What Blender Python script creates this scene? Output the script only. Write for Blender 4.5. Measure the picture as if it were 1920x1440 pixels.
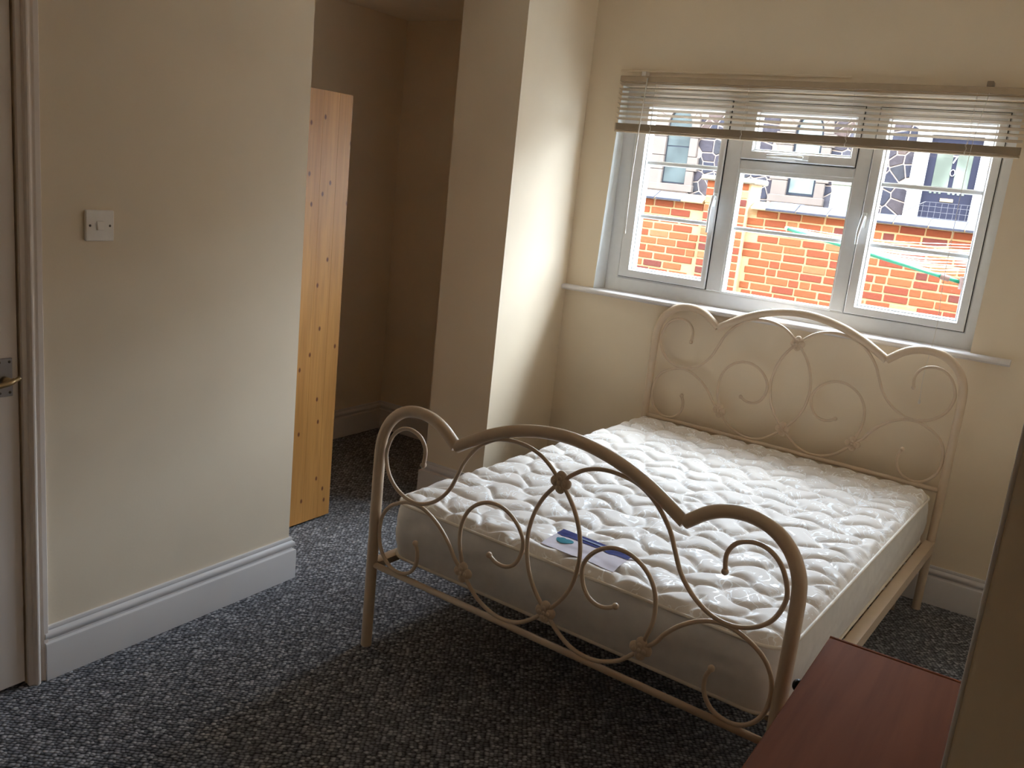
import bpy, math, random
import numpy as np
from mathutils import Vector, Matrix

for o in list(bpy.data.objects):
    bpy.data.objects.remove(o, do_unlink=True)
SC = bpy.context.scene
COL = SC.collection
random.seed(7)

# ------------------------------------------------------------------ camera
F_PX, PITCH, ROLL, YAW, CAM_H = 1661.29, 0.2263, -0.1053, 0.5581, 1.5911
def cam_axes():
    cy, sy = math.cos(YAW), math.sin(YAW)
    fwd = Vector((-sy*math.cos(PITCH), cy*math.cos(PITCH), -math.sin(PITCH)))
    right = Vector((cy, sy, 0)); down = fwd.cross(right)
    cr, sr = math.cos(ROLL), math.sin(ROLL)
    return cr*right + sr*down, -sr*right + cr*down, fwd
_r, _d, _f = cam_axes()
cd = bpy.data.cameras.new('camera'); cam = bpy.data.objects.new('camera', cd); COL.objects.link(cam)
cd.sensor_fit = 'HORIZONTAL'; cd.sensor_width = 36.0; cd.lens = F_PX/1920*36.0
cd.clip_start = 0.02; cd.clip_end = 200
cam.matrix_world = Matrix(((_r.x, -_d.x, -_f.x, 0), (_r.y, -_d.y, -_f.y, 0), (_r.z, -_d.z, -_f.z, CAM_H), (0, 0, 0, 1)))
SC.camera = cam

# ------------------------------------------------------------------ sky and exposure
SKY_STRENGTH = 3.2
EXPOSURE = 3.15
wd = bpy.data.worlds.new('sky'); SC.world = wd; wd.use_nodes = True
wn = wd.node_tree.nodes; wn['Background'].inputs[0].default_value = (0.80, 0.915, 1.07, 1); wn['Background'].inputs[1].default_value = SKY_STRENGTH
SC.view_settings.view_transform = 'Standard'; SC.view_settings.look = 'None'
SC.view_settings.exposure = EXPOSURE; SC.view_settings.gamma = 1.0; SC.view_settings.use_curve_mapping = False
SC.cycles.max_bounces = 16; SC.cycles.diffuse_bounces = 10; SC.cycles.glossy_bounces = 4; SC.cycles.transparent_max_bounces = 16
SC.cycles.use_denoising = True
SC.cycles.sample_clamp_indirect = 10
# hazy high sun behind the houses opposite
sl_ = bpy.data.lights.new('sun', 'SUN'); sl_.energy = 1.0; sl_.angle = math.radians(34); sl_.color = (.86, .95, 1.0)
so = bpy.data.objects.new('sun', sl_); COL.objects.link(so)
so.rotation_euler = Vector((-1.05, -1.0, -1.65)).to_track_quat('-Z', 'Y').to_euler()
# portal: only guides sky sampling through the window opening
pl = bpy.data.lights.new('window_portal', 'AREA'); pl.shape = 'RECTANGLE'; pl.size = 1.75; pl.size_y = 1.0
po = bpy.data.objects.new('window_portal', pl); COL.objects.link(po)
po.location = (-1.2, 4.37, 1.59); po.rotation_euler = (-math.pi/2, 0, 0); pl.cycles.is_portal = True

# ------------------------------------------------------------------ material helpers
def lin(r, g, b):
    f = lambda c: ((c/255+0.055)/1.055)**2.4 if c/255 > 0.04045 else c/255/12.92
    return (f(r), f(g), f(b), 1)
class NT:
    def __init__(s, name):
        s.m = bpy.data.materials.new(name); s.m.use_nodes = True
        s.t = s.m.node_tree; s.b = s.t.nodes['Principled BSDF']; s.out = s.t.nodes['Material Output']
    def n(s, typ, **kw):
        nd = s.t.nodes.new(typ)
        for k, v in kw.items():
            if hasattr(nd, k): setattr(nd, k, v)
        return nd
    def l(s, a, b): s.t.links.new(a, b)
    def set(s, **kw):
        mp = dict(color='Base Color', rough='Roughness', metal='Metallic', spec='Specular IOR Level', sheen='Sheen Weight', coat='Coat Weight')
        for k, v in kw.items(): s.b.inputs[mp[k]].default_value = v
        return s
    def coord(s, kind='Object', scale=None):
        tc = s.n('ShaderNodeTexCoord'); o = tc.outputs[kind]
        if scale:
            mp = s.n('ShaderNodeMapping'); mp.inputs['Scale'].default_value = scale; s.l(o, mp.inputs[0]); o = mp.outputs[0]
        return o
    def noise(s, vec, scale, detail=3, rough=.5, dist=0):
        nd = s.n('ShaderNodeTexNoise'); nd.inputs['Scale'].default_value = scale; nd.inputs['Detail'].default_value = detail
        nd.inputs['Roughness'].default_value = rough; nd.inputs['Distortion'].default_value = dist
        if vec: s.l(vec, nd.inputs['Vector'])
        return nd
    def ramp(s, fac, stops, interp='LINEAR'):
        nd = s.n('ShaderNodeValToRGB'); cr = nd.color_ramp; cr.interpolation = interp
        while len(cr.elements) < len(stops): cr.elements.new(.5)
        for e, (p, c) in zip(cr.elements, stops): e.position = p; e.color = c
        s.l(fac, nd.inputs[0]); return nd.outputs[0]
    def bump(s, h, strength=.3, dist=.01):
        nd = s.n('ShaderNodeBump'); nd.inputs['Strength'].default_value = strength; nd.inputs['Distance'].default_value = dist
        s.l(h, nd.inputs['Height']); s.l(nd.outputs[0], s.b.inputs['Normal']); return nd
    def mix(s, fac, a, b):
        nd = s.n('ShaderNodeMix', data_type='RGBA')
        if isinstance(fac, (int, float)): nd.inputs[0].default_value = fac
        else: s.l(fac, nd.inputs[0])
        for i, v in ((6, a), (7, b)):
            if isinstance(v, tuple): nd.inputs[i].default_value = v
            else: s.l(v, nd.inputs[i])
        return nd.outputs[2]
    def col(s, out): s.l(out, s.b.inputs['Base Color'])

def paint(name, c, rough=.75, bump=.05, scale=120, var=.03):
    k = NT(name); k.set(rough=rough, spec=.3); v = k.coord()
    n = k.noise(v, scale, 4); n2 = k.noise(v, 3.0, 3)
    lo = tuple(x*(1-var) for x in c[:3])+(1,); hi = tuple(min(1, x*(1+var)) for x in c[:3])+(1,)
    k.col(k.ramp(n2.outputs[0], [(.3, lo), (.7, hi)])); k.bump(n.outputs[0], bump, .004)
    return k.m
def plain(name, c, rough=.5, metal=0, spec=.5, var=.04, scale=30):
    k = NT(name); k.set(rough=rough, metal=metal, spec=spec); n = k.noise(k.coord(), scale, 3)
    lo = tuple(x*(1-var) for x in c[:3])+(1,); hi = tuple(min(1, x*(1+var)) for x in c[:3])+(1,)
    k.col(k.ramp(n.outputs[0], [(.3, lo), (.7, hi)])); return k.m

M = {}
M['wall'] = paint('wall_paint_magnolia', (.82, .705, .545, 1), .8)
M['ceiling'] = paint('ceiling_paint', (.85, .79, .68, 1), .85)
M['gloss'] = paint('white_gloss_paint', (.72, .69, .68, 1), .35, .02, 60)
M['door'] = paint('white_door_paint', (.82, .74, .68, 1), .45, .03, 60)
M['upvc'] = plain('white_upvc', (.78, .79, .80, 1), .3, var=.02)
M['bead'] = plain('white_upvc_glazing_bead', (0.8736, 0.9048, 0.9152, 1), .3, var=.02)
M['seal'] = plain('black_window_seal', (.02, .02, .02, 1), .6)
M['plastic'] = plain('white_switch_plastic', (.84, .80, .75, 1), .35, var=.02)
M['screw'] = plain('dull_screw_metal', (.12, .10, .08, 1), .5, .6)
M['steel'] = plain('brushed_nickel_plate', (.35, .33, .33, 1), .4, .8)
M['brass'] = plain('worn_brass', (.45, .33, .18, 1), .35, .9)
M['bed'] = plain('cream_powder_coated_steel', (.66, .52, .38, 1), .28, 0, .5, .03, 20)
M['slatwood'] = plain('pale_slat_wood', (.42, .30, .18, 1), .6)
M['blind'] = plain('cream_aluminium_slat', (.47, .37, .255, 1), .5, 0, .3)
M['blind_dark'] = plain('stacked_slat_edges', (.30, .23, .16, 1), .5)
M['cord'] = plain('white_blind_cord', (.7, .65, .58, 1), .8)
M['wand'] = plain('clear_plastic_wand', (.75, .72, .66, 1), .15)

def carpet():
    k = NT('grey_fleck_loop_carpet'); k.set(rough=.95, spec=.1, sheen=.2)
    v0 = k.coord('Object'); mr = k.n('ShaderNodeMapping'); mr.vector_type = 'TEXTURE'; mr.inputs['Rotation'].default_value = (0, 0, YAW); mr.inputs['Scale'].default_value = (.0135, .0105, 1); k.l(v0, mr.inputs[0]); v = mr.outputs[0]
    nz = k.noise(v, .35, 2); mixv = k.n('ShaderNodeVectorMath', operation='ADD'); k.l(v, mixv.inputs[0]); k.l(nz.outputs['Color'], mixv.inputs[1])
    vo = k.n('ShaderNodeTexVoronoi', feature='F1', voronoi_dimensions='2D'); vo.inputs['Scale'].default_value = 1.0; vo.inputs['Randomness'].default_value = .55
    k.l(mixv.outputs[0], vo.inputs['Vector'])
    sep = k.n('ShaderNodeSeparateColor'); k.l(vo.outputs['Color'], sep.inputs[0])
    c = k.ramp(sep.outputs[0], [(.0, (.10, .105, .118, 1)), (.42, (.185, .192, .214, 1)), (.72, (.285, .293, .32, 1)), (.95, (.50, .51, .545, 1))])
    dark = k.ramp(vo.outputs['Distance'], [(.25, (1, 1, 1, 1)), (.65, (.16, .16, .17, 1))])
    mul = k.n('ShaderNodeMix', data_type='RGBA', blend_type='MULTIPLY'); mul.inputs[0].default_value = 1; k.l(c, mul.inputs[6]); k.l(dark, mul.inputs[7])
    k.col(mul.outputs[2])
    inv = k.n('ShaderNodeMath', operation='SUBTRACT'); inv.inputs[0].default_value = 1; k.l(vo.outputs['Distance'], inv.inputs[1])
    k.bump(inv.outputs[0], 1.0, .006)
    return k.m
M['carpet'] = carpet()

def wood(name, c1, c2, knots=None, axis='Z', rough=.45, scale=14):
    k = NT(name); k.set(rough=rough, spec=.4)
    sc = {'Z': (1, 1, .05), 'Y': (1, .05, 1), 'X': (.05, 1, 1)}[axis]
    v = k.coord('Object', sc); n = k.noise(v, scale, 5, .6, .6)
    n2 = k.noise(v, scale*5, 3, .5)
    c = k.ramp(n.outputs[0], [(.3, c1), (.7, c2)])
    c = k.mix(k.ramp(n2.outputs[0], [(.45, (0, 0, 0, 1)), (.8, (.35, .35, .35, 1))]), c, tuple(x*.55 for x in c1[:3])+(1,))
    if knots:
        vo = k.n('ShaderNodeTexVoronoi', feature='F1', voronoi_dimensions='2D'); vo.inputs['Scale'].default_value = 9.0; vo.inputs['Randomness'].default_value = 1
        sx = k.n('ShaderNodeSeparateXYZ'); k.l(k.coord('Object', (1, 1, .6)), sx.inputs[0]); cx = k.n('ShaderNodeCombineXYZ')
        k.l(sx.outputs[1], cx.inputs[0]); k.l(sx.outputs[2], cx.inputs[1]); k.l(cx.outputs[0], vo.inputs['Vector'])
        c = k.mix(k.ramp(vo.outputs['Distance'], [(.035, (1, 1, 1, 1)), (.07, (0, 0, 0, 1))]), c, knots)
    k.col(c); k.bump(n.outputs[0], .05, .002)
    return k.m
M['pine'] = wood('varnished_pine', (.48, .225, .062, 1), (.63, .325, .10, 1), (.16, .05, .02, 1), 'Z', .4, 20)
M['chest'] = wood('red_brown_wood_veneer', (.14, .044, .016, 1), (.19, .062, .023, 1), None, 'Y', .7, 10)
M['chest'].node_tree.nodes['Principled BSDF'].inputs['Specular IOR Level'].default_value = .04
M['chest_dark'] = plain('dark_handle_metal', (.02, .018, .016, 1), .4, .5)

def mattress_mat(name, base, shine):
    k = NT(name); k.set(rough=.6, spec=.4, sheen=.15)
    v = k.coord('Object'); w = k.noise(v, 11, 1, .4, 2.6)
    ab = k.n('ShaderNodeMath', operation='SUBTRACT'); k.l(w.outputs[0], ab.inputs[0]); ab.inputs[1].default_value = .5
    a2 = k.n('ShaderNodeMath', operation='ABSOLUTE'); k.l(ab.outputs[0], a2.inputs[0])
    gate = k.noise(v, 14, 1)
    g = k.ramp(gate.outputs[0], [(.42, (0, 0, 0, 1)), (.5, (1, 1, 1, 1))])
    line = k.ramp(a2.outputs[0], [(.02, (1, 1, 1, 1)), (.034, (0, 0, 0, 1))])
    mu = k.n('ShaderNodeMath', operation='MULTIPLY'); k.l(line, mu.inputs[0]); k.l(g, mu.inputs[1])
    k.col(k.mix(mu.outputs[0], base, shine))
    rr = k.n('ShaderNodeMapRange'); k.l(mu.outputs[0], rr.inputs[0]); rr.inputs[3].default_value = .65; rr.inputs[4].default_value = .3; k.l(rr.outputs[0], k.b.inputs['Roughness'])
    n = k.noise(v, 260, 2); k.bump(n.outputs[0], .08, .002)
    return k.m
M['mat_top'] = mattress_mat('cream_damask_ticking', (.74, .69, .64, 1), (.95, .95, .95, 1))
M['mat_side'] = plain('pale_grey_mattress_border', (.70, .68, .66, 1), .7)
M['piping'] = plain('cream_piping', (.72, .66, .57, 1), .6)
M['lab_white'] = plain('lilac_white_label', (.60, .56, .62, 1), .8, 0, .08)
M['lab_navy'] = plain('navy_label_band', (.035, .04, .16, 1), .8, 0, .08)
M['lab_teal'] = plain('teal_heart_print', (.05, .22, .28, 1), .8, 0, .08)
M['lab_pale'] = plain('pale_blue_label_print', (.25, .30, .45, 1), .8, 0, .08)

def objrand(name, stops, rough=.9, bscale=40, bump=.4, var=.25):
    k = NT(name); k.set(rough=rough, spec=.2); oi = k.n('ShaderNodeObjectInfo')
    c = k.ramp(oi.outputs['Random'], stops, 'CONSTANT')
    n = k.noise(k.coord('Object'), bscale, 4, .6)
    sh = k.ramp(n.outputs[0], [(.3, (1-var, 1-var, 1-var, 1)), (.7, (1, 1, 1, 1))])
    mul = k.n('ShaderNodeMix', data_type='RGBA', blend_type='MULTIPLY'); mul.inputs[0].default_value = 1; k.l(c, mul.inputs[6]); k.l(sh, mul.inputs[7])
    k.col(mul.outputs[2]); k.bump(n.outputs[0], bump, .01); return k.m
M['brick'] = objrand('orange_red_brick', [(0, (0.2112, 0.0616, 0.02464, 1)), (.22, (0.1848, 0.04928, 0.02288, 1)), (.42, (0.2288, 0.07392, 0.02992, 1)), (.60, (0.1672, 0.04136, 0.02288, 1)), (.74, (0.2024, 0.05632, 0.02464, 1)), (.86, (0.1144, 0.03168, 0.02464, 1)), (.95, (0.2376, 0.1056, 0.0484, 1)), (.985, (0.264, 0.2024, 0.1056, 1))])
M['mortar'] = paint('sandy_lime_mortar', (0.324, 0.225, 0.126, 1), .95, .5, 60, .12)
M['coping'] = objrand('slate_blue_coping', [(0, (0.03964, 0.04219, 0.06016, 1)), (.35, (0.04626, 0.04791, 0.06418, 1)), (.7, (0.03634, 0.0388, 0.05617, 1))], .8, 25, .5, .3)
M['capstone'] = paint('weathered_cap_stone', (0.175, 0.161, 0.126, 1), .9, .5, 30, .2)
M['stone'] = objrand('purple_grey_rubble_stone', [(0, (0.03, 0.0249, 0.03, 1)), (.25, (0.021, 0.0204, 0.0285, 1)), (.45, (0.039, 0.03, 0.0315, 1)), (.62, (0.0255, 0.024, 0.027, 1)), (.78, (0.06, 0.0405, 0.0345, 1)), (.9, (0.042, 0.0381, 0.0441, 1))], .9, 18, .6, .35)
def far_stone():
    k = NT('rubble_wall_mortar'); k.set(rough=.95, spec=.1)
    k.col(k.ramp(k.noise(k.coord(), 6, 4).outputs[0], [(.3, (.20, .155, .13, 1)), (.7, (.26, .205, .17, 1))])); return k.m
M['house'] = far_stone()
M['ashlar'] = paint('pinkish_dressed_stone', (0.08928, 0.06918, 0.05691, 1), .9, .2, 15, .08)
M['whitepaint'] = plain('white_painted_render', (0.42, 0.4095, 0.399, 1), .7)
M['frame_dark'] = plain('dark_grey_window_frame', (0.018, 0.02, 0.026, 1), .8, 0, .1)
M['door_navy'] = plain('dark_navy_door_paint', (0.0135, 0.0135, 0.0225, 1), .8, 0, .1)
def farglass(name, c, r=.08):
    k = NT(name); k.set(rough=max(r, .25), spec=.12); n = k.noise(k.coord(), 2.2, 2)
    k.col(k.ramp(n.outputs[0], [(.35, tuple(x*.55 for x in c[:3])+(1,)), (.6, c)])); return k.m
M['pane_grey'] = farglass('grey_house_window_glass', (0.0384, 0.048, 0.04608, 1))  # greenish reflections painted into the grey base colour
M['pane_pale'] = farglass('pale_painted_reflection_glass', (0.1235, 0.147, 0.1411, 1))  # pale mint reflections painted as the pane's base colour
M['pane_door'] = farglass('pale_green_frosted_door_glass', (0.1008, 0.1134, 0.09072, 1), .3)
M['post'] = paint('pale_green_post_paint', (0.1512, 0.154, 0.1155, 1), .8, .1, 20, .06)
M['green'] = plain('green_plastic_arm', (0.011, 0.165, 0.1045, 1), .4)
M['brownp'] = plain('dark_brown_plastic_hub', (.10, .06, .055, 1), .5)
M['line'] = plain('white_clothes_line', (0.357, 0.336, 0.3024, 1), .6)
M['concrete'] = paint('yard_concrete', (0.21, 0.198, 0.18, 1), .95, .4, 15, .15)
M['rail_iron'] = plain('grey_iron_railing', (0.055, 0.05, 0.055, 1), .6)

def glass():
    m = bpy.data.materials.new('clear_window_glass'); m.use_nodes = True; t = m.node_tree
    t.nodes.remove(t.nodes['Principled BSDF']); o = t.nodes['Material Output']
    tr = t.nodes.new('ShaderNodeBsdfTransparent'); gl = t.nodes.new('ShaderNodeBsdfGlossy'); gl.inputs['Roughness'].default_value = .01
    lw = t.nodes.new('ShaderNodeLayerWeight'); lw.inputs[0].default_value = .5
    pw = t.nodes.new('ShaderNodeMath'); pw.operation = 'POWER'; pw.inputs[1].default_value = 4; t.links.new(lw.outputs['Facing'], pw.inputs[0])
    fr = t.nodes.new('ShaderNodeMath'); fr.operation = 'MULTIPLY_ADD'; fr.inputs[1].default_value = .5; fr.inputs[2].default_value = .025; t.links.new(pw.outputs[0], fr.inputs[0])
    mx = t.nodes.new('ShaderNodeMixShader'); tr.inputs[0].default_value = (.98, .99, .985, 1)
    t.links.new(fr.outputs[0], mx.inputs[0]); t.links.new(tr.outputs[0], mx.inputs[1]); t.links.new(gl.outputs[0], mx.inputs[2]); t.links.new(mx.outputs[0], o.inputs[0])
    return m
M['glass'] = glass()

# ------------------------------------------------------------------ mesh helpers
class MB:
    def __init__(s): s.v = []; s.f = []
    def add(s, vs, fs):
        b = len(s.v); s.v += [tuple(p) for p in vs]; s.f += [tuple(i+b for i in f) for f in fs]; return s
    def box(s, x0, x1, y0, y1, z0, z1):
        return s.add([(x0,y0,z0),(x1,y0,z0),(x1,y1,z0),(x0,y1,z0),(x0,y0,z1),(x1,y0,z1),(x1,y1,z1),(x0,y1,z1)],
                     [(0,3,2,1),(4,5,6,7),(0,1,5,4),(1,2,6,5),(2,3,7,6),(3,0,4,7)])
    def cham(s, x0, x1, y0, y1, z0, z1, c):
        """box with chamfered edges"""
        xs = (x0, x0+c, x1-c, x1); ys = (y0, y0+c, y1-c, y1); zs = (z0, z0+c, z1-c, z1)
        V = []; idx = {}
        def vid(i, j, k):
            if (i, j, k) not in idx: idx[(i, j, k)] = len(V); V.append((xs[i], ys[j], zs[k]))
            return idx[(i, j, k)]
        Fc = []
        for k, fl in ((0, 1), (3, 0)):
            q = [vid(1,1,k), vid(2,1,k), vid(2,2,k), vid(1,2,k)]; Fc.append(q[::-1] if fl else q)
        for j, fl in ((0, 0), (3, 1)):
            q = [vid(1,j,1), vid(2,j,1), vid(2,j,2), vid(1,j,2)]; Fc.append(q[::-1] if fl else q)
        for i, fl in ((0, 1), (3, 0)):
            q = [vid(i,1,1), vid(i,2,1), vid(i,2,2), vid(i,1,2)]; Fc.append(q[::-1] if fl else q)
        for j, jj in ((0, 1), (3, 2)):
            for k, kk in ((0, 1), (3, 2)): Fc.append([vid(1,j,kk), vid(2,j,kk), vid(2,jj,k), vid(1,jj,k)])
        for i, ii in ((0, 1), (3, 2)):
            for k, kk in ((0, 1), (3, 2)): Fc.append([vid(i,1,kk), vid(i,2,kk), vid(ii,2,k), vid(ii,1,k)])
            for j, jj in ((0, 1), (3, 2)): Fc.append([vid(i,jj,1), vid(i,jj,2), vid(ii,j,2), vid(ii,j,1)])
        for i, ii in ((0, 1), (3, 2)):
            for j, jj in ((0, 1), (3, 2)):
                for k, kk in ((0, 1), (3, 2)): Fc.append([vid(i,jj,kk), vid(ii,j,kk), vid(ii,jj,k)])
        return s.add(V, Fc)
    def tube(s, pts, r, n=10, closed=False, caps=True):
        P = [Vector(p) for p in pts]; m = len(P); rs = r if isinstance(r, (list, tuple)) else [r]*m
        up = None; rings = []
        for i in range(m):
            a = P[(i-1) % m] if (closed or i > 0) else P[i]; b = P[(i+1) % m] if (closed or i < m-1) else P[i]
            t = (b-a).normalized()
            if up is None:
                up = t.cross(Vector((0.13, .97, .21))).normalized()
            up = (up - t*up.dot(t)).normalized(); w = t.cross(up)
            rings.append([P[i] + rs[i]*(math.cos(2*math.pi*k/n)*up + math.sin(2*math.pi*k/n)*w) for k in range(n)])
        V = [q for rg in rings for q in rg]; Fc = []
        for i in range(m if closed else m-1):
            j = (i+1) % m
            for k in range(n): Fc.append((i*n+k, i*n+(k+1) % n, j*n+(k+1) % n, j*n+k))
        if not closed and caps: Fc.append(tuple(range(n))[::-1]); Fc.append(tuple((m-1)*n+k for k in range(n)))
        return s.add(V, Fc)
    def sphere(s, c, r, nu=12, nv=8, sc=(1, 1, 1)):
        V = [(c[0], c[1], c[2]+r*sc[2])]
        for j in range(1, nv):
            a = math.pi*j/nv
            for i in range(nu):
                b = 2*math.pi*i/nu; V.append((c[0]+r*sc[0]*math.sin(a)*math.cos(b), c[1]+r*sc[1]*math.sin(a)*math.sin(b), c[2]+r*sc[2]*math.cos(a)))
        V.append((c[0], c[1], c[2]-r*sc[2])); Fc = []
        for i in range(nu): Fc.append((0, 1+i, 1+(i+1) % nu))
        for j in range(nv-2):
            for i in range(nu): Fc.append((1+j*nu+i, 1+(j+1)*nu+i, 1+(j+1)*nu+(i+1) % nu, 1+j*nu+(i+1) % nu))
        e = len(V)-1; b0 = 1+(nv-2)*nu
        for i in range(nu): Fc.append((b0+i, e, b0+(i+1) % nu))
        return s.add(V, Fc)
    def prism(s, poly, y0, y1):
        """polygon in (x,z) extruded along y"""
        n = len(poly); V = [(x, y0, z) for x, z in poly]+[(x, y1, z) for x, z in poly]
        return s.add(V, [tuple(range(n)), tuple(range(2*n-1, n-1, -1))]+[(i, n+i, n+(i+1) % n, (i+1) % n) for i in range(n)])
    def sweep(s, prof, path):
        """prof: (d,z) pairs (d = distance out of the wall); path: list of (x,y, nx,ny) points, n = mitred outward vector"""
        n = len(prof); V = []; Fc = []
        for x, y, nx, ny in path: V += [(x+nx*d, y+ny*d, z) for d, z in prof]
        for i in range(len(path)-1):
            for k in range(n-1): Fc.append((i*n+k, i*n+k+1, (i+1)*n+k+1, (i+1)*n+k))
        Fc.append(tuple(range(n))); Fc.append(tuple((len(path)-1)*n+k for k in range(n))[::-1])
        return s.add(V, Fc)
    def ring(s, o, i, y0, y1, ch=0.0, yin=None):
        """rectangular frame in the XZ plane, mitred; o,i=(x0,x1,z0,z1); front y0, back y1; inner edge slopes back to yin"""
        def lp(r, y): return [(r[0], y, r[2]), (r[1], y, r[2]), (r[1], y, r[3]), (r[0], y, r[3])]
        yin = y0 if yin is None else yin
        oc = (o[0]+ch, o[1]-ch, o[2]+ch, o[3]-ch)
        ic = (i[0]-ch*2, i[1]+ch*2, i[2]-ch*2, i[3]+ch*2)
        L = [lp(o, y1), lp(o, y0+ch), lp(oc, y0), lp(ic, y0), lp(i, yin), lp(i, y1)]
        V = [p for l in L for p in l]; Fc = []
        for a in range(len(L)):
            b = (a+1) % len(L)
            for k in range(4): Fc.append((a*4+k, a*4+(k+1) % 4, b*4+(k+1) % 4, b*4+k))
        return s.add(V, Fc)
    def build(s, name, mat, parent=None, smooth=False, auto=None):
        me = bpy.data.meshes.new(name); me.from_pydata(s.v, [], s.f); me.update()
        return link(name, me, mat, parent, smooth, auto)
def fixn(me):
    import bmesh
    bm = bmesh.new(); bm.from_mesh(me); bmesh.ops.recalc_face_normals(bm, faces=bm.faces); bm.to_mesh(me); bm.free()
def link(name, me, mat, parent=None, smooth=False, auto=None):
    fixn(me)
    me.materials.clear(); me.materials.append(M[mat] if isinstance(mat, str) else mat)
    if smooth or auto:
        me.polygons.foreach_set('use_smooth', [True]*len(me.polygons))
        if auto: me.set_sharp_from_angle(angle=math.radians(auto))
    o = bpy.data.objects.new(name, me); COL.objects.link(o)
    if parent: o.parent = parent
    return o
def tag(o, label, cat=None, group=None, kind=None):
    o['label'] = label
    if cat: o['category'] = cat
    if group: o['group'] = group
    if kind: o['kind'] = kind
    return o
def empty(name, loc=(0, 0, 0), rz=0):
    o = bpy.data.objects.new(name, None); COL.objects.link(o); o.location = loc; o.rotation_euler = (0, 0, rz); o.empty_display_size = .1
    return o
def struct(o, label): return tag(o, label, None, None, 'structure')
def crom(pts, sub=6):
    P = [Vector(p) for p in pts]; out = []
    for i in range(len(P)-1):
        p0 = P[i-1] if i else P[0]*2-P[1]; p1 = P[i]; p2 = P[i+1]; p3 = P[i+2] if i+2 < len(P) else P[-1]*2-P[-2]
        for k in range(sub):
            t = k/sub
            out.append(.5*((2*p1)+(p2-p0)*t+(2*p0-5*p1+4*p2-p3)*t*t+(3*p1-p0-3*p2+p3)*t**3))
    out.append(P[-1]); return out

# ================================================================== ROOM SHELL
WX = -2.3507      # left wall face
YC = 2.2697       # its end corner
YW = 4.03         # window wall face
PX, PLX, PY = -2.246, -2.597, 3.413   # pier right face, left face, front face
AX, AY = -3.515, 4.11                 # alcove far walls
RX = 0.20         # right wall face
NY = 1.10         # near face of the nib by the camera
BACK = -0.75
H, HA = 2.62, 2.40
OX0, OX1, OZ0, OZ1 = -2.056, -0.339, 1.09, 2.085   # window opening

struct(MB().add([(AX-.2, BACK-.2, 0), (1.2, BACK-.2, 0), (1.2, YW+.2, 0), (AX-.2, YW+.2, 0), (AX-.2, BACK-.2, -.2), (1.2, BACK-.2, -.2), (1.2, YW+.2, -.2), (AX-.2, YW+.2, -.2)],
        [(0, 1, 2, 3), (4, 7, 6, 5), (0, 4, 5, 1), (1, 5, 6, 2), (2, 6, 7, 3), (3, 7, 4, 0)]).build('floor', 'carpet'), 'dark grey flecked loop-pile carpet floor')
struct(MB().box(WX-.1, 1.1, BACK-.15, YW+.24, H, H+.15).box(AX-.15, WX+.0, YC-.1, AY+.2, HA, H+.15).build('ceiling', 'ceiling'), 'off-white painted ceiling')
# left wall with the doorway cut out
DY0, DY1, DZ = .45, 1.262, 1.98
struct(MB().box(WX-.14, WX, DY1, YC, 0, H).box(WX-.14, WX, BACK-.1, DY0, 0, H).box(WX-.14, WX, DY0, DY1, DZ, H).box(AX-.1, WX-.1, YC-.14, YC, 0, H).box(WX-.22, WX-.15, DY0-.1, DY1+.1, 0, DZ+.1).build('wall_left', 'wall'), 'magnolia painted wall with the light switch')
struct(MB().box(AX-.15, AX, YC-.1, AY+.15, 0, H).box(AX-.1, PLX+.05, AY, AY+.15, 0, H).build('wall_alcove', 'wall'), 'dark recess walls behind the pine wardrobe')
# pier: a shallow step in its right face towards the window
struct(MB().add([(x, y, z) for z in (0, H) for x, y in ((PLX, PY), (PX, PY), (PX, 3.666), (PX-.007, 3.668), (PX-.007, YW+.1), (PLX, YW+.1))],
        [(0, 5, 4, 3, 2, 1), (6, 7, 8, 9, 10, 11)]+[(i, (i+1) % 6, 6+(i+1) % 6, 6+i) for i in range(6)]).build('wall_pier', 'wall'), 'projecting magnolia wall pier beside the window')
YO = YW+.25
wf = MB()
def wall_piece(x0, x1, z0, z1): wf.box(x0, x1, YW, YO, z0, z1)
wall_piece(PLX-.05, OX0-.036, 0, H); wall_piece(OX1, 1.15, 0, H); wall_piece(OX0-.036, OX1, -.1, OZ0-.018); wall_piece(OX0-.036, OX1, OZ1, H)
# splayed left reveal
wq = [(OX0-.036, YW), (OX0-.0355, YW), (OX0-.010, YW+.07), (OX0-.010, YO), (OX0-.036, YO)]
wt = [(OX0-.036, YW), (OX0-.008, YW)] + wq[2:]
wf.add([(x, y, OZ0-.018) for x, y in wq]+[(x, y, OZ1) for x, y in wt], [(0, 1, 2, 3, 4), (9, 8, 7, 6, 5)]+[(i, (i+1) % 5, 5+(i+1) % 5, 5+i) for i in range(5)])
struct(wf.build('wall_far', 'wall'), 'magnolia window wall behind the bed headboard')
struct(MB().box(RX, RX+.9, NY+.06, YO, 0, H).box(1.0, 1.15, BACK-.1, NY+.1, 0, H).build('wall_right', 'wall'), 'magnolia wall on the right behind the chest')
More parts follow.
